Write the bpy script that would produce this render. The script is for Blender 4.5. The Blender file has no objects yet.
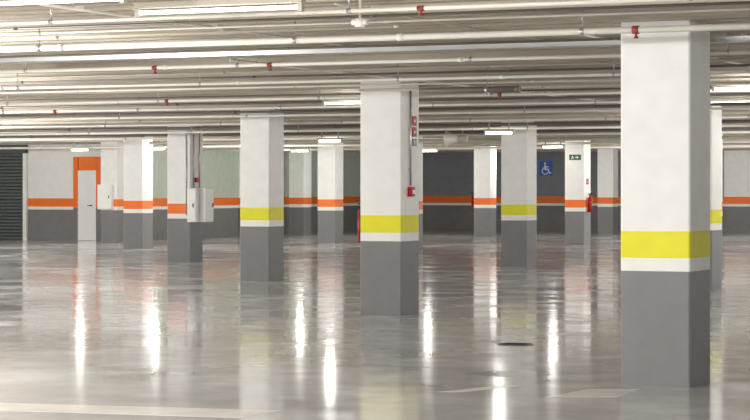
import bpy, bmesh, math, random
from mathutils import Vector, Matrix
random.seed(4)
C=bpy.context; COL=C.scene.collection
F=2200.0; H=1.6; HY=187.0
TH=math.atan2(F,4775.0)
U=Vector((math.cos(TH),-math.sin(TH),0)); V=Vector((math.sin(TH),math.cos(TH),0))
ZC=2.96
def ground(px,py):
    d=H*F/(py-HY); return Vector(((px-375)*d/F,d,0))
def above(px,py,z):
    d=(z-H)*F/(HY-py); return Vector(((px-375)*d/F,d,z))
def hit(P,px,D=U):
    k=(px-375)/F
    t=(k*P.y-P.x)/(D.x-k*D.y)
    return t
def uv(u,v,z=0): 
    p=U*u+V*v; return Vector((p.x,p.y,z))
def lu(P): return P.dot(U)
def lv(P): return P.dot(V)
# ---------- materials
def mat(name,col,rough=.6,metal=0,spec=.5,var=.06,scale=6,bump=0,emit=0,bscale=40):
    m=bpy.data.materials.new(name); m.use_nodes=True; nt=m.node_tree; b=nt.nodes['Principled BSDF']
    b.inputs['Roughness'].default_value=rough; b.inputs['Metallic'].default_value=metal
    b.inputs['Specular IOR Level'].default_value=spec
    tc=nt.nodes.new('ShaderNodeTexCoord'); n=nt.nodes.new('ShaderNodeTexNoise'); n.inputs['Scale'].default_value=scale
    n.inputs['Detail'].default_value=5
    nt.links.new(tc.outputs['Object'],n.inputs['Vector'])
    mr=nt.nodes.new('ShaderNodeMapRange'); mr.inputs[1].default_value=.3; mr.inputs[2].default_value=.7
    mr.inputs[3].default_value=1-var; mr.inputs[4].default_value=1+var
    nt.links.new(n.outputs['Fac'],mr.inputs[0])
    mx=nt.nodes.new('ShaderNodeVectorMath'); mx.operation='SCALE'; mx.inputs[0].default_value=col[:3]
    nt.links.new(mr.outputs[0],mx.inputs['Scale']); nt.links.new(mx.outputs[0],b.inputs['Base Color'])
    if bump:
        n2=nt.nodes.new('ShaderNodeTexNoise'); n2.inputs['Scale'].default_value=bscale
        nt.links.new(tc.outputs['Object'],n2.inputs['Vector'])
        bp=nt.nodes.new('ShaderNodeBump'); bp.inputs['Strength'].default_value=bump; bp.inputs['Distance'].default_value=.01
        nt.links.new(n2.outputs['Fac'],bp.inputs['Height']); nt.links.new(bp.outputs[0],b.inputs['Normal'])
    if emit:
        b.inputs['Emission Color'].default_value=(*col[:3],1); b.inputs['Emission Strength'].default_value=emit
    return m
def srgb(r,g,b):
    f=lambda c:(c/255/12.92) if c/255<=.04045 else ((c/255+.055)/1.055)**2.4
    return (f(r),f(g),f(b))
M_white=mat('white_paint',srgb(237,236,232),.55,var=.03,bump=.05)
M_grey=mat('grey_paint',srgb(122,122,123),.5,var=.04,bump=.05)
M_yellow=mat('yellow_paint',srgb(228,222,10),.5,var=.03)
M_orange=mat('orange_paint',srgb(244,118,30),.5,var=.03)
M_dgrey=mat('dark_grey_wall',srgb(132,136,142),.7)
M_wgrey=mat('wall_grey_paint',srgb(122,121,121),.6)
M_mid=mat('pale_green_grey_wall',srgb(190,200,184),.6)
M_pgreen=mat('pale_green_white_paint',srgb(240,247,238),.6,var=.03)
M_pipe=mat('white_pipe',srgb(220,216,206),.5,spec=.35,var=.08,scale=2)
M_pipe2=mat('beige_pipe',srgb(188,180,165),.55,var=.08,scale=2)
M_dpipe=mat('dark_pipe',srgb(104,98,90),.5,var=.1,scale=2)
M_galv=mat('galvanised_steel',srgb(180,180,178),.35,metal=.8)
M_red=mat('red_enamel',srgb(174,22,16),.45,spec=.3)
M_coup=mat('rust_red_coupling',srgb(132,54,42),.5)
M_black=mat('black_rubber',srgb(25,25,25),.5)
M_green=mat('green_sign',srgb(8,84,48),.4,var=.02)
M_blue=mat('blue_sign',srgb(28,90,190),.4,var=.02)
M_sw=mat('sign_white',srgb(240,240,240),.4,var=.01)
M_cab=mat('cabinet_enamel',srgb(240,239,234),.4,var=.03)
M_shut=mat('shutter_steel',srgb(96,102,98),.5,metal=.2)
M_tube=mat('fluorescent_tube',(1,.95,.88),.4,var=0,emit=6)
M_fix=mat('fixture_housing',srgb(160,154,142),.5,var=.02)
M_line=mat('worn_line_paint',srgb(236,234,230),.22,var=.09,scale=3)
def ceilmat():
    m=bpy.data.materials.new('ceiling_concrete'); m.use_nodes=True; nt=m.node_tree; b=nt.nodes['Principled BSDF']; b.inputs['Roughness'].default_value=.8
    tc=nt.nodes.new('ShaderNodeTexCoord'); mp=nt.nodes.new('ShaderNodeMapping'); mp.inputs['Scale'].default_value=(.35,2.4,1)
    nt.links.new(tc.outputs['Object'],mp.inputs[0])
    n=nt.nodes.new('ShaderNodeTexNoise'); n.inputs['Scale'].default_value=1.6; n.inputs['Detail'].default_value=6
    nt.links.new(mp.outputs[0],n.inputs[0])
    r=nt.nodes.new('ShaderNodeValToRGB'); r.color_ramp.elements[0].position=.3; r.color_ramp.elements[1].position=.72
    r.color_ramp.elements[0].color=(*srgb(154,145,131),1); r.color_ramp.elements[1].color=(*srgb(198,189,173),1)
    nt.links.new(n.outputs['Fac'],r.inputs[0]); nt.links.new(r.outputs[0],b.inputs['Base Color'])
    return m
M_ceil=ceilmat()
def floormat():
    m=bpy.data.materials.new('polished_concrete_floor'); m.use_nodes=True; nt=m.node_tree; b=nt.nodes['Principled BSDF']
    tc=nt.nodes.new('ShaderNodeTexCoord')
    def noise(s,d=5):
        n=nt.nodes.new('ShaderNodeTexNoise'); n.inputs['Scale'].default_value=s; n.inputs['Detail'].default_value=d
        nt.links.new(tc.outputs['Object'],n.inputs[0])
        return n
    n=noise(.5,9); n.inputs['Roughness'].default_value=.6
    r=nt.nodes.new('ShaderNodeValToRGB'); e=r.color_ramp.elements
    e[0].position=.28; e[1].position=.72; e[0].color=(*srgb(178,179,180),1); e[1].color=(*srgb(226,227,228),1)
    nt.links.new(n.outputs['Fac'],r.inputs[0]); nt.links.new(r.outputs[0],b.inputs['Base Color'])
    n2=noise(1.0,7); n2.inputs['Roughness'].default_value=.55
    mr=nt.nodes.new('ShaderNodeMapRange'); mr.inputs[1].default_value=.36; mr.inputs[2].default_value=.64
    mr.inputs[3].default_value=.06; mr.inputs[4].default_value=.16
    nt.links.new(n2.outputs['Fac'],mr.inputs[0]); nt.links.new(mr.outputs[0],b.inputs['Roughness'])
    n3=noise(1.6,3); bp=nt.nodes.new('ShaderNodeBump'); bp.inputs['Strength'].default_value=.09; bp.inputs['Distance'].default_value=.01
    nt.links.new(n3.outputs['Fac'],bp.inputs['Height']); nt.links.new(bp.outputs[0],b.inputs['Normal'])
    b.inputs['IOR'].default_value=1.6
    return m
M_floor=floormat()
# ---------- mesh helpers
def box(bm,c,s,mi=0,bev=0):
    r=bmesh.ops.create_cube(bm,size=1,matrix=Matrix.Translation(c)@Matrix.Diagonal((*s,1)))
    fs=set(f for v in r['verts'] for f in v.link_faces)
    for f in fs: f.material_index=mi
    if bev:
        es=list(set(e for v in r['verts'] for e in v.link_edges))
        rr=bmesh.ops.bevel(bm,geom=es,offset=bev,segments=2,affect='EDGES',profile=.5)
        for f in rr['faces']: f.material_index=mi
def cyl(bm,a,b,r,mi=0,seg=14,r2=None):
    a=Vector(a);b=Vector(b); d=b-a; q=d.to_track_quat('Z','Y').to_matrix().to_4x4()
    rr=bmesh.ops.create_cone(bm,cap_ends=True,segments=seg,radius1=r,radius2=r if r2 is None else r2,depth=d.length,matrix=Matrix.Translation((a+b)/2)@q)
    for f in set(f for v in rr['verts'] for f in v.link_faces):
        f.material_index=mi; f.smooth=len(f.verts)==4
def sph(bm,c,r,mi=0,sc=(1,1,1)):
    rr=bmesh.ops.create_uvsphere(bm,u_segments=16,v_segments=10,radius=r,matrix=Matrix.Translation(c)@Matrix.Diagonal((*sc,1)))
    for f in set(f for v in rr['verts'] for f in v.link_faces): f.material_index=mi; f.smooth=True
def poly(bm,pts,mi=0,thick=0,nrm=Vector((0,-1,0))):
    vs=[bm.verts.new(p) for p in pts]; f=bm.faces.new(vs); f.material_index=mi
    if thick:
        r=bmesh.ops.extrude_face_region(bm,geom=[f]); 
        for g in r['geom']:
            if isinstance(g,bmesh.types.BMVert): g.co+=nrm*thick
            if isinstance(g,bmesh.types.BMFace): g.material_index=mi
def obj(name,bm,mats,loc=(0,0,0),rz=-TH,parent=None,**kw):
    bmesh.ops.recalc_face_normals(bm,faces=bm.faces)
    me=bpy.data.meshes.new(name); bm.to_mesh(me); bm.free()
    for m in mats: me.materials.append(m)
    o=bpy.data.objects.new(name,me); COL.objects.link(o)
    if parent: o.parent=parent; o.location=loc
    else: o.location=loc; o.rotation_euler=(0,0,rz)
    for k,v in kw.items(): o[k]=v
    return o
def empty(name,loc,rz=-TH,**kw):
    o=bpy.data.objects.new(name,None); COL.objects.link(o); o.location=loc; o.rotation_euler=(0,0,rz)
    o.empty_display_size=.2
    for k,v in kw.items(): o[k]=v
    return o
NB=bmesh.new
# ---------- floor & ceiling (garage aligned)
cv=45; cu=-12
bm=NB(); box(bm,(0,0,-.05),(100,94,.1)); obj('floor',bm,[M_floor],uv(cu,cv),kind='structure')
bm=NB(); box(bm,(0,0,ZC+.1),(100,94,.2))
v=-46.5; i=0
while v<46.5:
    big=i%8==0
    w=.3 if big else .1
    dp=.09 if big else .035
    box(bm,(0,v,ZC-dp/2),(100,w,dp)); v+=.34; i+=1
obj('ceiling',bm,[M_ceil],uv(cu,cv),kind='structure')
# ---------- pillars
def pillar(px,by,yellow,label,group,S=.56,upper=None):
    P=ground(px,by); c=P-U*S/2+V*S/2
    bm=NB(); zs=[0,.925,1.03,1.245,ZC]; mi=[0,1,2,3]
    bv=.012; h=S/2
    ring=[(-h+bv,-h),(h-bv,-h),(h,-h+bv),(h,h-bv),(h-bv,h),(-h+bv,h),(-h,h-bv),(-h,-h+bv)]
    prev=None
    for k,z in enumerate(zs):
        vs=[bm.verts.new((x,y,z)) for x,y in ring]
        if prev:
            for j in range(8):
                f=bm.faces.new((prev[j],prev[(j+1)%8],vs[(j+1)%8],vs[j])); f.material_index=mi[k-1]
        else: bm.faces.new(vs[::-1]).material_index=0
        prev=vs
    bm.faces.new(prev).material_index=1
    return obj('pillar',bm,[M_grey,M_white,M_yellow if yellow else M_orange,upper or M_white],c,label=label,category='pillar',group=group)
S=.56
yl='square white concrete pillar with yellow band and grey base'
ol='square white concrete pillar with orange band and grey base'
og='square pale green-white concrete pillar with orange band, grey base'
gy='yellow-banded garage pillars'; go='orange-banded garage pillars'
P1=pillar(690,388,1,yl,gy,.58); P2=pillar(401,316,1,yl+', with fire alarm fittings',gy); P3=pillar(269,281,1,yl,gy); P4=pillar(527,266.5,1,yl,gy)
P5=pillar(712,290,1,yl,gy)
O1=pillar(190,262,0,ol+', carrying electrical cabinets',go)
O2=pillar(142,249,0,ol,go)
O3=pillar(335,243,0,ol,go)
O4=pillar(584,245,0,ol+', with fire extinguisher',go)
O5=pillar(490,237,0,ol,go)
O6=pillar(613,234,0,ol,go)
O7=pillar(117,242,0,ol+', with a meter box',go)
O8=pillar(414,251,0,ol,go)
O9=pillar(304,235.3,0,og,go,upper=M_pgreen)
O10=pillar(242,236.3,0,og,go,upper=M_pgreen)
O11=pillar(716,256,0,ol,go)
# ---------- walls
def wall(name,pxl,pxr,P,upper,zh=ZC,thick=.2):
    tl=hit(P,pxl); tr=hit(P,pxr); L=tr-tl; c=P+U*(tl+tr)/2+V*thick/2
    bm=NB()
    for a,b,m in ((0,.92,0),(.92,1.01,1),(1.01,1.26,2),(1.26,zh,3)):
        box(bm,(0,0,(a+b)/2),(L,thick,b-a),m)
    return obj(name,bm,[M_wgrey,M_white,M_orange,upper],c,kind='structure')
PL=ground(60,240.3); PM=ground(250,232.0); PB=ground(500,230.5)
wall('wall_left',28,124,PL,M_white)
wall('wall_back_left',118,314,PM,M_mid)
wall('wall_back',302,730,PB,M_dgrey)
wall('wall_back_right',724,820,PB-V*.6,M_white)
wall('wall_far_left',-60,-3,PL,M_white)
def retwall(name,px,PA,PBk,upper):
    A=PA+U*hit(PA,px); d=lv(PBk)-lv(A)
    c=A+V*(d/2+.1); bm=NB()
    for a,b,m in ((0,.92,0),(.92,1.01,1),(1.01,1.26,2),(1.26,ZC,3)):
        box(bm,(0,0,(a+b)/2),(.2,abs(d)-.2,b-a),m)
    obj(name,bm,[M_wgrey,M_white,M_orange,upper],c,kind='structure')
retwall('wall_return_left',123,PL,PM,M_mid)
retwall('wall_return_middle',313,PM,PB,M_mid)
# roller shutter door_1
tl=hit(PL,-3); tr=hit(PL,24); L=tr-tl; c=PL+U*(tl+tr)/2
bm=NB(); n=26; zh=2.62
for k in range(n):
    z=zh*(k+.5)/n; hh=zh/n
    poly(bm,[(-L/2,.04,z-hh/2),(-L/2,0,z-hh*.2),(L/2,0,z-hh*.2),(L/2,.04,z-hh/2)])
    poly(bm,[(-L/2,0,z-hh*.2),(-L/2,0,z+hh*.35),(L/2,0,z+hh*.35),(L/2,0,z-hh*.2)])
    poly(bm,[(-L/2,0,z+hh*.35),(-L/2,.04,z+hh/2),(L/2,.04,z+hh/2),(L/2,0,z+hh*.35)])
door=obj('door_1',bm,[M_shut],c,kind='structure')
bm=NB(); box(bm,(L/2+.06,0,zh/2),(.12,.14,zh)); box(bm,(-L/2-.02,0,zh/2),(.06,.14,zh)); obj('door_guide',bm,[M_cab],(0,0,0),parent=door)
bm=NB(); box(bm,(0,.05,(zh+ZC)/2),(L+.2,.25,ZC-zh)); obj('shutter_housing',bm,[M_shut],(0,0,0),parent=door)
# service door_2
tl=hit(PL,75); tr=hit(PL,104); L=tr-tl; c=PL+U*(tl+tr)/2
bm=NB(); hd=2.5; zb=.98
box(bm,(-L/2+.08,-.05,(hd+zb)/2),(.16,.1,hd-zb)); box(bm,(L/2-.11,-.05,(hd+zb)/2),(.22,.1,hd-zb)); box(bm,(0,-.05,hd-.20),(L-.38,.1,.40))
box(bm,(-L/2+.08,-.05,zb/2),(.16,.1,zb),1); box(bm,(L/2-.11,-.05,zb/2),(.22,.1,zb),1)
d2=obj('door_2',bm,[M_orange,M_wgrey],c,kind='structure')
bm=NB(); box(bm,(-.03,-.05,1.05),(L-.38,.1,2.09),0,.01); leaf=obj('door_leaf',bm,[M_sw],(0,0,0),parent=d2,label='white door leaf')
bm=NB(); cyl(bm,(.14,-.1,1.05),(.14,-.14,1.05),.02); cyl(bm,(.14,-.14,1.05),(.02,-.14,1.05),.012); obj('door_handle',bm,[M_black],(0,0,0),parent=leaf)
# ---------- pipes
def pipe(y,z,r,xl,xr,m,label,hang=True,coup=(),nm='ceiling_pipe'):
    P=above(375,y,z); tl=hit(P,xl); tr=hit(P,xr); L=tr-tl; c=P+U*(tl+tr)/2
    bm=NB(); cyl(bm,(-L/2,0,0),(L/2,0,0),r,seg=16)
    k=L/2
    while k>-L/2:
        cyl(bm,(k-.05,0,0),(k,0,0),r*1.18,seg=16); k-=3.1
    o=obj(nm,bm,[m],c,label=label,category='pipe',group='pipes running under the garage ceiling')
    if hang:
        n=0; q=-L/2+.8; base=None
        while q<L/2 and n<14:
            if base is None:
                bm=NB(); cyl(bm,(0,0,r),(0,0,ZC-z),.006,seg=8); cyl(bm,(-.015,0,0),(.015,0,0),r*1.25,seg=16)
                base=obj('pipe_hanger',bm,[M_galv],(q,0,0),parent=o)
            else:
                h=base.copy(); h.parent=o; h.location=(q,0,0); COL.objects.link(h)
            q+=2.4; n+=1
    for cx in coup:
        t=hit(P,cx)-(tl+tr)/2
        bm=NB(); cyl(bm,(-.025,0,0),(.025,0,0),r*1.25,seg=16); cyl(bm,(0,0,0),(0,0,-r-.03),.01,seg=10); cyl(bm,(0,0,-r-.025),(0,0,-r-.038),.018,seg=12)
        obj('pipe_coupling',bm,[M_coup],(t,0,0),parent=o,label='rust-red coupling with sprinkler head')
    return o
lw='long white painted pipe hung under ribbed concrete ceiling'
lb='beige pipe hung under ribbed concrete ceiling'
ld='dark grey conduit pipe under concrete ceiling'
A=-40; B=800
for a in [
 (10,2.80,.015,A,B,M_pipe,lw,True,(421,)),
 (16,2.84,.01,A,B,M_dpipe,ld,False),
 (22,2.84,.008,A,B,M_pipe,lw,False),
 (38,2.76,.025,A,B,M_pipe,lw,True,(636,)),
 (27,2.84,.012,A,400,M_pipe2,lb,False),
 (46,2.84,.010,A,620,M_dpipe,ld,False),
 (62,2.76,.018,A,B,M_pipe,lw,True,(155,270)),
 (69,2.82,.012,A,B,M_pipe2,lb,False),
 (74,2.84,.012,A,B,M_dpipe,ld,False),
 (80,2.74,.017,A,B,M_pipe,lw,True,(660,)),
 (85,2.82,.012,A,B,M_pipe,lw,False),
 (90,2.80,.018,360,B,M_pipe2,lb,False),
 (93.5,2.84,.012,A,B,M_dpipe,ld,False),
 (97,2.75,.019,A,B,M_pipe,lw,True,(167,500)),
 (101,2.82,.018,A,B,M_dpipe,ld,False),
 (106,2.75,.019,A,B,M_pipe,lw,True,(55,)),
 (110,2.82,.02,A,B,M_dpipe,ld,False),
 (114,2.75,.020,A,B,M_pipe,lw),
 (118,2.82,.02,A,B,M_pipe2,lb,False),
 (122,2.72,.021,A,B,M_pipe,lw),
 (126,2.8,.03,A,B,M_dpipe,ld,False),
 (130,2.70,.025,A,B,M_pipe,lw),
 (133,2.8,.03,A,B,M_dpipe,ld,False),
 (136,2.70,.025,A,B,M_pipe,lw,False),
 (141,2.68,.035,150,B,M_pipe2,lb,False),
 (145,2.70,.03,A,B,M_pipe,lw,False),
 (149,2.72,.03,A,B,M_pipe,lw,False)]:
    pipe(*a)
pipe(92,2.66,.035,420,520,M_dpipe,'short dark insulated pipe under ceiling')
# cable tray
P=above(375,52,2.80); tl=hit(P,-40); tr=hit(P,800); L=tr-tl; c=P+U*(tl+tr)/2
bm=NB(); box(bm,(0,0,0),(L,.16,.006)); box(bm,(0,-.08,.02),(L,.005,.045)); box(bm,(0,.08,.02),(L,.005,.045))
k=-L/2+.6
while k<L/2:
    for s in (-.07,.07): cyl(bm,(k,s,0),(k,s,ZC-2.80),.004,seg=6)
    k+=1.8
tray=obj('cable_tray',bm,[M_galv],c,label='thin galvanised cable tray hung under concrete ceiling',category='cable tray')
bm=NB(); 
for s in (-.05,-.01,.035): cyl(bm,(-L/2,s,.014),(L/2,s,.014),.010,seg=8)
obj('cables',bm,[M_black],(0,0,0),parent=tray)
# crossing conduits
def cross(px,py0,py1,r,m):
    P=above(px,py0,2.865); P2=above(px,py1,2.865); L=lv(P2)-lv(P)
    bm=NB(); cyl(bm,(0,0,0),(0,L,0),r,seg=12)
    k=.5
    while k<L: box(bm,(0,k,r),(.06,.03,.02)); k+=2.0
    obj('ceiling_conduit',bm,[m],P,label='thin conduit crossing under the concrete ceiling ribs',category='pipe',group='pipes running under the garage ceiling')
cross(40,4,60,.012,M_pipe); cross(335,4,50,.010,M_pipe2); cross(560,30,90,.012,M_pipe); cross(230,60,110,.014,M_pipe)
# ---------- lamps
lampb={}
LZ=2.755
def lamp(px,py,power=75,L=1.25,loc=None,z=LZ):  # builds the visible lamps and also the added unseen fill lamps
    P=loc if loc else above(px,py,z)
    o=empty('fluorescent_or_fill_lamp',P,rz=-TH,label='white ceiling batten lamp with glowing fluorescent tube',category='lamp',group='fluorescent ceiling lamps')
    if (z,L) not in lampb:
        bm=NB(); box(bm,(0,0,.05),(L,.075,.045),0,.008); box(bm,(-L/2+.02,0,.0),(.03,.04,.06)); box(bm,(L/2-.02,0,0),(.03,.04,.06))
        top=.104 if z==LZ else ZC-z-.005
        for q in (-.2,.2): cyl(bm,(q,0,.06),(q,0,top),.012,seg=8)
        a=obj('housing',bm,[M_fix],(0,0,0),parent=o)
        bm=NB(); cyl(bm,(-L/2+.04,0,0),(L/2-.04,0,0),.013 if z==LZ else .022); b=obj('tube',bm,[M_tube],(0,0,0),parent=o)
        lampb[(z,L)]=(a,b)
    else:
        for s in lampb[(z,L)]:
            k=s.copy(); k.parent=o; COL.objects.link(k)
    if power:
        ld=bpy.data.lights.new('lamp_light','POINT'); ld.shadow_soft_size=.1; ld.energy=power; ld.color=(1,.98,.952)
        lo=bpy.data.objects.new('lamp_light',ld); COL.objects.link(lo); lo.parent=o; lo.location=(0,0,-.13)
    return o
for px,py,pw in ((218,10,2.5),(40,2,2)):
    lamp(px,py,pw)
for px,py,pw in ((349,103,18),(745,88,20),(738,101,20)):
    lamp(px,py,pw,L=.8)
for px,py,pw in ((330,141,14),(499,133,10),(155,149,13),(428,151,12),(553,147,11),(80,150,11),(300,151,11),(690,147,24)):
    lamp(px,py,pw,L=.6,z=2.6)
# fill lamps added out of sight behind pillars to brighten the far bays
for px,d,pw in ((262,66,100),(186,58,130),(389,70,150),(392,60,100),(517,71,75),(518,60,45),(648,66,130),(665,60,110),(690,70,120),(262,57,110),(664,38,90)):
    lamp(0,0,pw,L=.6,loc=Vector(((px-375)*d/F,d,2.6)),z=2.6)
# unseen fill lamps added beside and before the visible aisle to light pillar fronts
for d in (18,26,34,42,50,58):
    lamp(0,0,530,loc=Vector((-(.175*d+1.8),d,LZ)))
    if d>18: lamp(0,0,(175 if d<40 else 290),loc=Vector((.175*d+2.2,d,LZ)))
lamp(0,0,300,loc=Vector((.175*68+2.2,68,LZ)))
for x,d in ((-4,3),(3,4),(-1,6),(-3.5,8),(-6,8),(0,10),(-2.5,11),(-5,12)):
    lamp(0,0,210,loc=Vector((x,d,LZ)))
# ---------- pillar fittings
def onpillar(Pl,side,off,z):
    c=Pl.location
    if side=='r': return c+U*(S/2)+V*off+Vector((0,0,z))
    if side=='l': return c-U*(S/2)+V*off+Vector((0,0,z))
    return c-V*(S/2)+U*off+Vector((0,0,z))
RR=-TH+math.pi/2
def extinguisher(loc,rz):
    o=empty('fire_extinguisher',loc,rz,label='red fire extinguisher hung on a pillar',category='fire extinguisher',group='fire extinguishers')
    bm=NB(); cyl(bm,(0,-.09,0),(0,-.09,.38),.068,seg=20); sph(bm,(0,-.09,.38),.068,0,(1,1,.7)); cyl(bm,(0,-.09,.41),(0,-.09,.48),.022); obj('cylinder_body',bm,[M_red],(0,0,0),parent=o)
    bm=NB(); box(bm,(0,-.09,.49),(.03,.12,.02)); box(bm,(0,-.12,.52),(.025,.12,.015)); cyl(bm,(.02,-.09,.47),(.08,-.09,.40),.01); cyl(bm,(.08,-.09,.40),(.085,-.09,.12),.01); cyl(bm,(.085,-.09,.14),(.085,-.09,.05),.016); obj('valve_hose',bm,[M_black],(0,0,0),parent=o)
    bm=NB(); box(bm,(0,-.008,.3),(.05,.016,.2)); obj('bracket',bm,[M_galv],(0,0,0),parent=o)
extinguisher(onpillar(P2,'l',.0,.9),-TH-math.pi/2)
extinguisher(onpillar(O4,'r',-.05,.9),RR)
extinguisher(onpillar(O5,'l',-.1,.9),-TH-math.pi/2)
def conduit(loc,rz,h,label='thin grey conduit clipped to a pillar'):
    bm=NB(); cyl(bm,(0,-.02,0),(0,-.02,h),.012)
    k=.2
    while k<h: box(bm,(0,-.012,k),(.045,.024,.02)); k+=.5
    return obj('conduit',bm,[M_galv],loc,rz,label=label,category='conduit')
conduit(onpillar(P2,'r',-.03,1.62),RR,1.2)
bm=NB(); box(bm,(0,-.03,0),(.11,.06,.12),0,.008); 
cp=obj('alarm_call_point',bm,[M_red],onpillar(P2,'r',-.03,1.54),RR,label='red manual fire alarm box on pillar',category='fire alarm')
bm=NB(); box(bm,(0,-.064,0),(.06,.008,.05)); obj('press_panel',bm,[M_sw],(0,0,0),parent=cp)
def sign(loc,rz,w,h,m,kind,label,sc=1):
    bm=NB(); box(bm,(0,-.006,0),(w,.012,h),0,.002)
    o=obj('sign',bm,[m],loc,rz,label=label,category='sign')
    bm=NB(); y=-.0125; t=.002
    def pl(pts): poly(bm,[(x*w*sc,y,z*h*sc) for x,z in pts],0,t)
    def disc(cx,cz,r,n=18): pl([(cx+r*math.cos(a*2*math.pi/n),cz+r*math.sin(a*2*math.pi/n)) for a in range(n)])
    if kind=='ext':
        pl([(-.2,-.35),(.1,-.35),(.1,.15),(.02,.25),(-.12,.25),(-.2,.15)]); pl([(-.1,.27),(.3,.33),(.3,.4),(-.1,.34)]); pl([(.2,-.1),(.27,-.1),(.3,.3),(.23,.3)])
    elif kind=='exit':
        disc(-.28,.3,.07); pl([(-.36,.2),(-.2,.2),(-.2,-.05),(-.1,-.35),(-.17,-.38),(-.27,-.1),(-.38,-.38),(-.45,-.35),(-.36,-.05)])
        pl([(.0,.08),(.22,.08),(.22,.3),(.44,0),(.22,-.3),(.22,-.08),(0,-.08)])
    elif kind=='bell':
        pl([(-.3,-.2),(.3,-.2),(.2,.05),(.15,.3),(-.15,.3),(-.2,.05)]); disc(0,-.3,.08)
    elif kind=='wheel':
        disc(-.06,.34,.075)
        pl([(-.12,.24),(0,.24),(.02,-.02),(.22,-.02),(.32,-.3),(.42,-.26),(.44,-.33),(.26,-.4),(.16,-.12),(-.1,-.12)])
        pl([(-.04,.14),(.2,.14),(.2,.07),(-.04,.07)])
        n=20
        for a in range(n):
            a0=math.radians(110+a*235/n); a1=math.radians(110+(a+1)*235/n)
            R=.27; r=.2; cx,cz=-.04,-.18
            pl([(cx+R*math.cos(a0),cz+R*math.sin(a0)),(cx+R*math.cos(a1),cz+R*math.sin(a1)),(cx+r*math.cos(a1),cz+r*math.sin(a1)),(cx+r*math.cos(a0),cz+r*math.sin(a0))])
    obj('pictogram',bm,[M_sw],(0,0,0),parent=o)
    return o
sign(onpillar(P2,'r',.12,2.43),RR,.12,.12,M_red,'ext','red square fire extinguisher sign on pillar',.5)
sign(onpillar(P2,'r',.12,2.29),RR,.12,.12,M_red,'bell','red square fire alarm sign on pillar',.5)
sign(onpillar(P2,'r',.12,2.16),RR,.12,.09,M_green,'exit','green emergency exit sign on pillar',.5)
sign(onpillar(O4,'f',0.02,2.42),-TH,.34,.15,M_green,'exit','green emergency exit sign with arrow on pillar',.75)
sign(onpillar(O4,'r',.0,1.75),RR,.16,.16,M_red,'ext','red square fire extinguisher sign on pillar',.5)
Pw=PB+U*hit(PB,546); sign(Vector((Pw.x,Pw.y,2.28))-V*.01,-TH,.5,.52,M_blue,'wheel','blue disabled parking sign with white wheelchair symbol')
def cabinet(loc,rz,w,h,d,label):
    o=empty('electrical_cabinet',loc,rz,label=label,category='electrical cabinet')
    bm=NB(); box(bm,(0,-d/2,h/2),(w,d,h),0,.01); obj('body',bm,[M_cab],(0,0,0),parent=o)
    bm=NB(); box(bm,(0,-d-.008,h/2),(w-.04,.014,h-.04),0,.004); dr=obj('cabinet_door',bm,[M_cab],(0,0,0),parent=o)
    bm=NB(); box(bm,(w/2-.06,-d-.022,h/2),(.02,.02,.09),0,.003); obj('door_handle',bm,[M_black],(0,0,0),parent=dr)
    return o
cabinet(onpillar(O1,'f',.385,.85),-TH,.22,.72,.12,'pale grey electrical cabinet mounted on pillar')
cabinet(onpillar(O1,'r',-.02,.85),RR,.38,.72,.32,'pale grey electrical cabinet mounted on pillar side')
conduit(onpillar(O1,'f',.2,1.0),-TH,1.8); conduit(onpillar(O1,'r',-.15,1.58),RR,1.2); conduit(onpillar(O1,'r',.1,1.58),RR,1.2)
bm=NB(); box(bm,(0,-.03,0),(.09,.06,.1),0,.008); obj('alarm_call_point',bm,[M_red],onpillar(O1,'r',-.05,1.75),RR,label='small red alarm box on pillar',category='fire alarm')
cabinet(onpillar(O7,'f',-.06,.95),-TH,.46,.72,.16,'pale grey meter cabinet mounted on pillar')
P=above(452,139,2.6); o=empty('loudspeaker',P,-TH,label='beige horn loudspeaker hung under ceiling',category='loudspeaker')
bm=NB(); cyl(bm,(.18,-.0,0),(-.12,0,0),.05,r2=.17,seg=20); obj('horn',bm,[M_pipe],(0,0,0),parent=o)
bm=NB(); cyl(bm,(.16,0,0),(.34,0,0),.075,seg=16); cyl(bm,(.24,0,.05),(.24,0,ZC-2.6),.012); obj('driver_mount',bm,[M_pipe2],(0,0,0),parent=o)
P=above(360,22,2.76); bm=NB(); cyl(bm,(0,0,-.035),(0,0,.025),.038); cyl(bm,(-.06,0,0),(.06,0,0),.022); cyl(bm,(0,0,0),(0,0,ZC-2.76),.01)
obj('smoke_detector',bm,[M_pipe],P,label='small round white detector under ceiling',category='smoke detector')
# ---------- floor markings
def strip(name,pts):
    bm=NB(); g=[ground(*p) for p in pts]; c=sum(g,Vector())/len(g)
    poly(bm,[p-c for p in g],0,.001,Vector((0,0,1)))
    obj(name,bm,[M_line],c,0,kind='structure')
strip('trim_1',[(-30,402),(280,410.5),(240,418),(-30,409.5)])
strip('trim_2',[(438,392),(500,385.5),(522,385.5),(464,392)])
strip('trim_3',[(545,397),(590,389),(640,389),(618,397)])
g=ground(515,344.5); bm=NB(); cyl(bm,(0,0,0),(0,0,.006),.18,seg=28); 
dr=obj('floor_drain',bm,[M_dpipe],g,label='round dark drain cover set in floor',category='drain cover')
bm=NB()
for k in range(-3,4): box(bm,(k*.04,0,.008),(.02,.24,.004))
obj('grate',bm,[M_black],(0,0,0),parent=dr)
# ---------- world
w=bpy.data.worlds.new('World'); C.scene.world=w; w.use_nodes=True
w.node_tree.nodes['Background'].inputs[0].default_value=(1,.985,.965,1); w.node_tree.nodes['Background'].inputs[1].default_value=2.7
# ---------- camera
cd=bpy.data.cameras.new('camera'); cam=bpy.data.objects.new('camera',cd); COL.objects.link(cam)
cam.location=(0,0,H); cam.rotation_euler=(math.pi/2,0,0); cd.sensor_width=36; cd.lens=36*F/750; cd.shift_y=-(210-HY)/750; cd.clip_end=300
C.scene.camera=cam
C.scene.view_settings.view_transform='Standard'
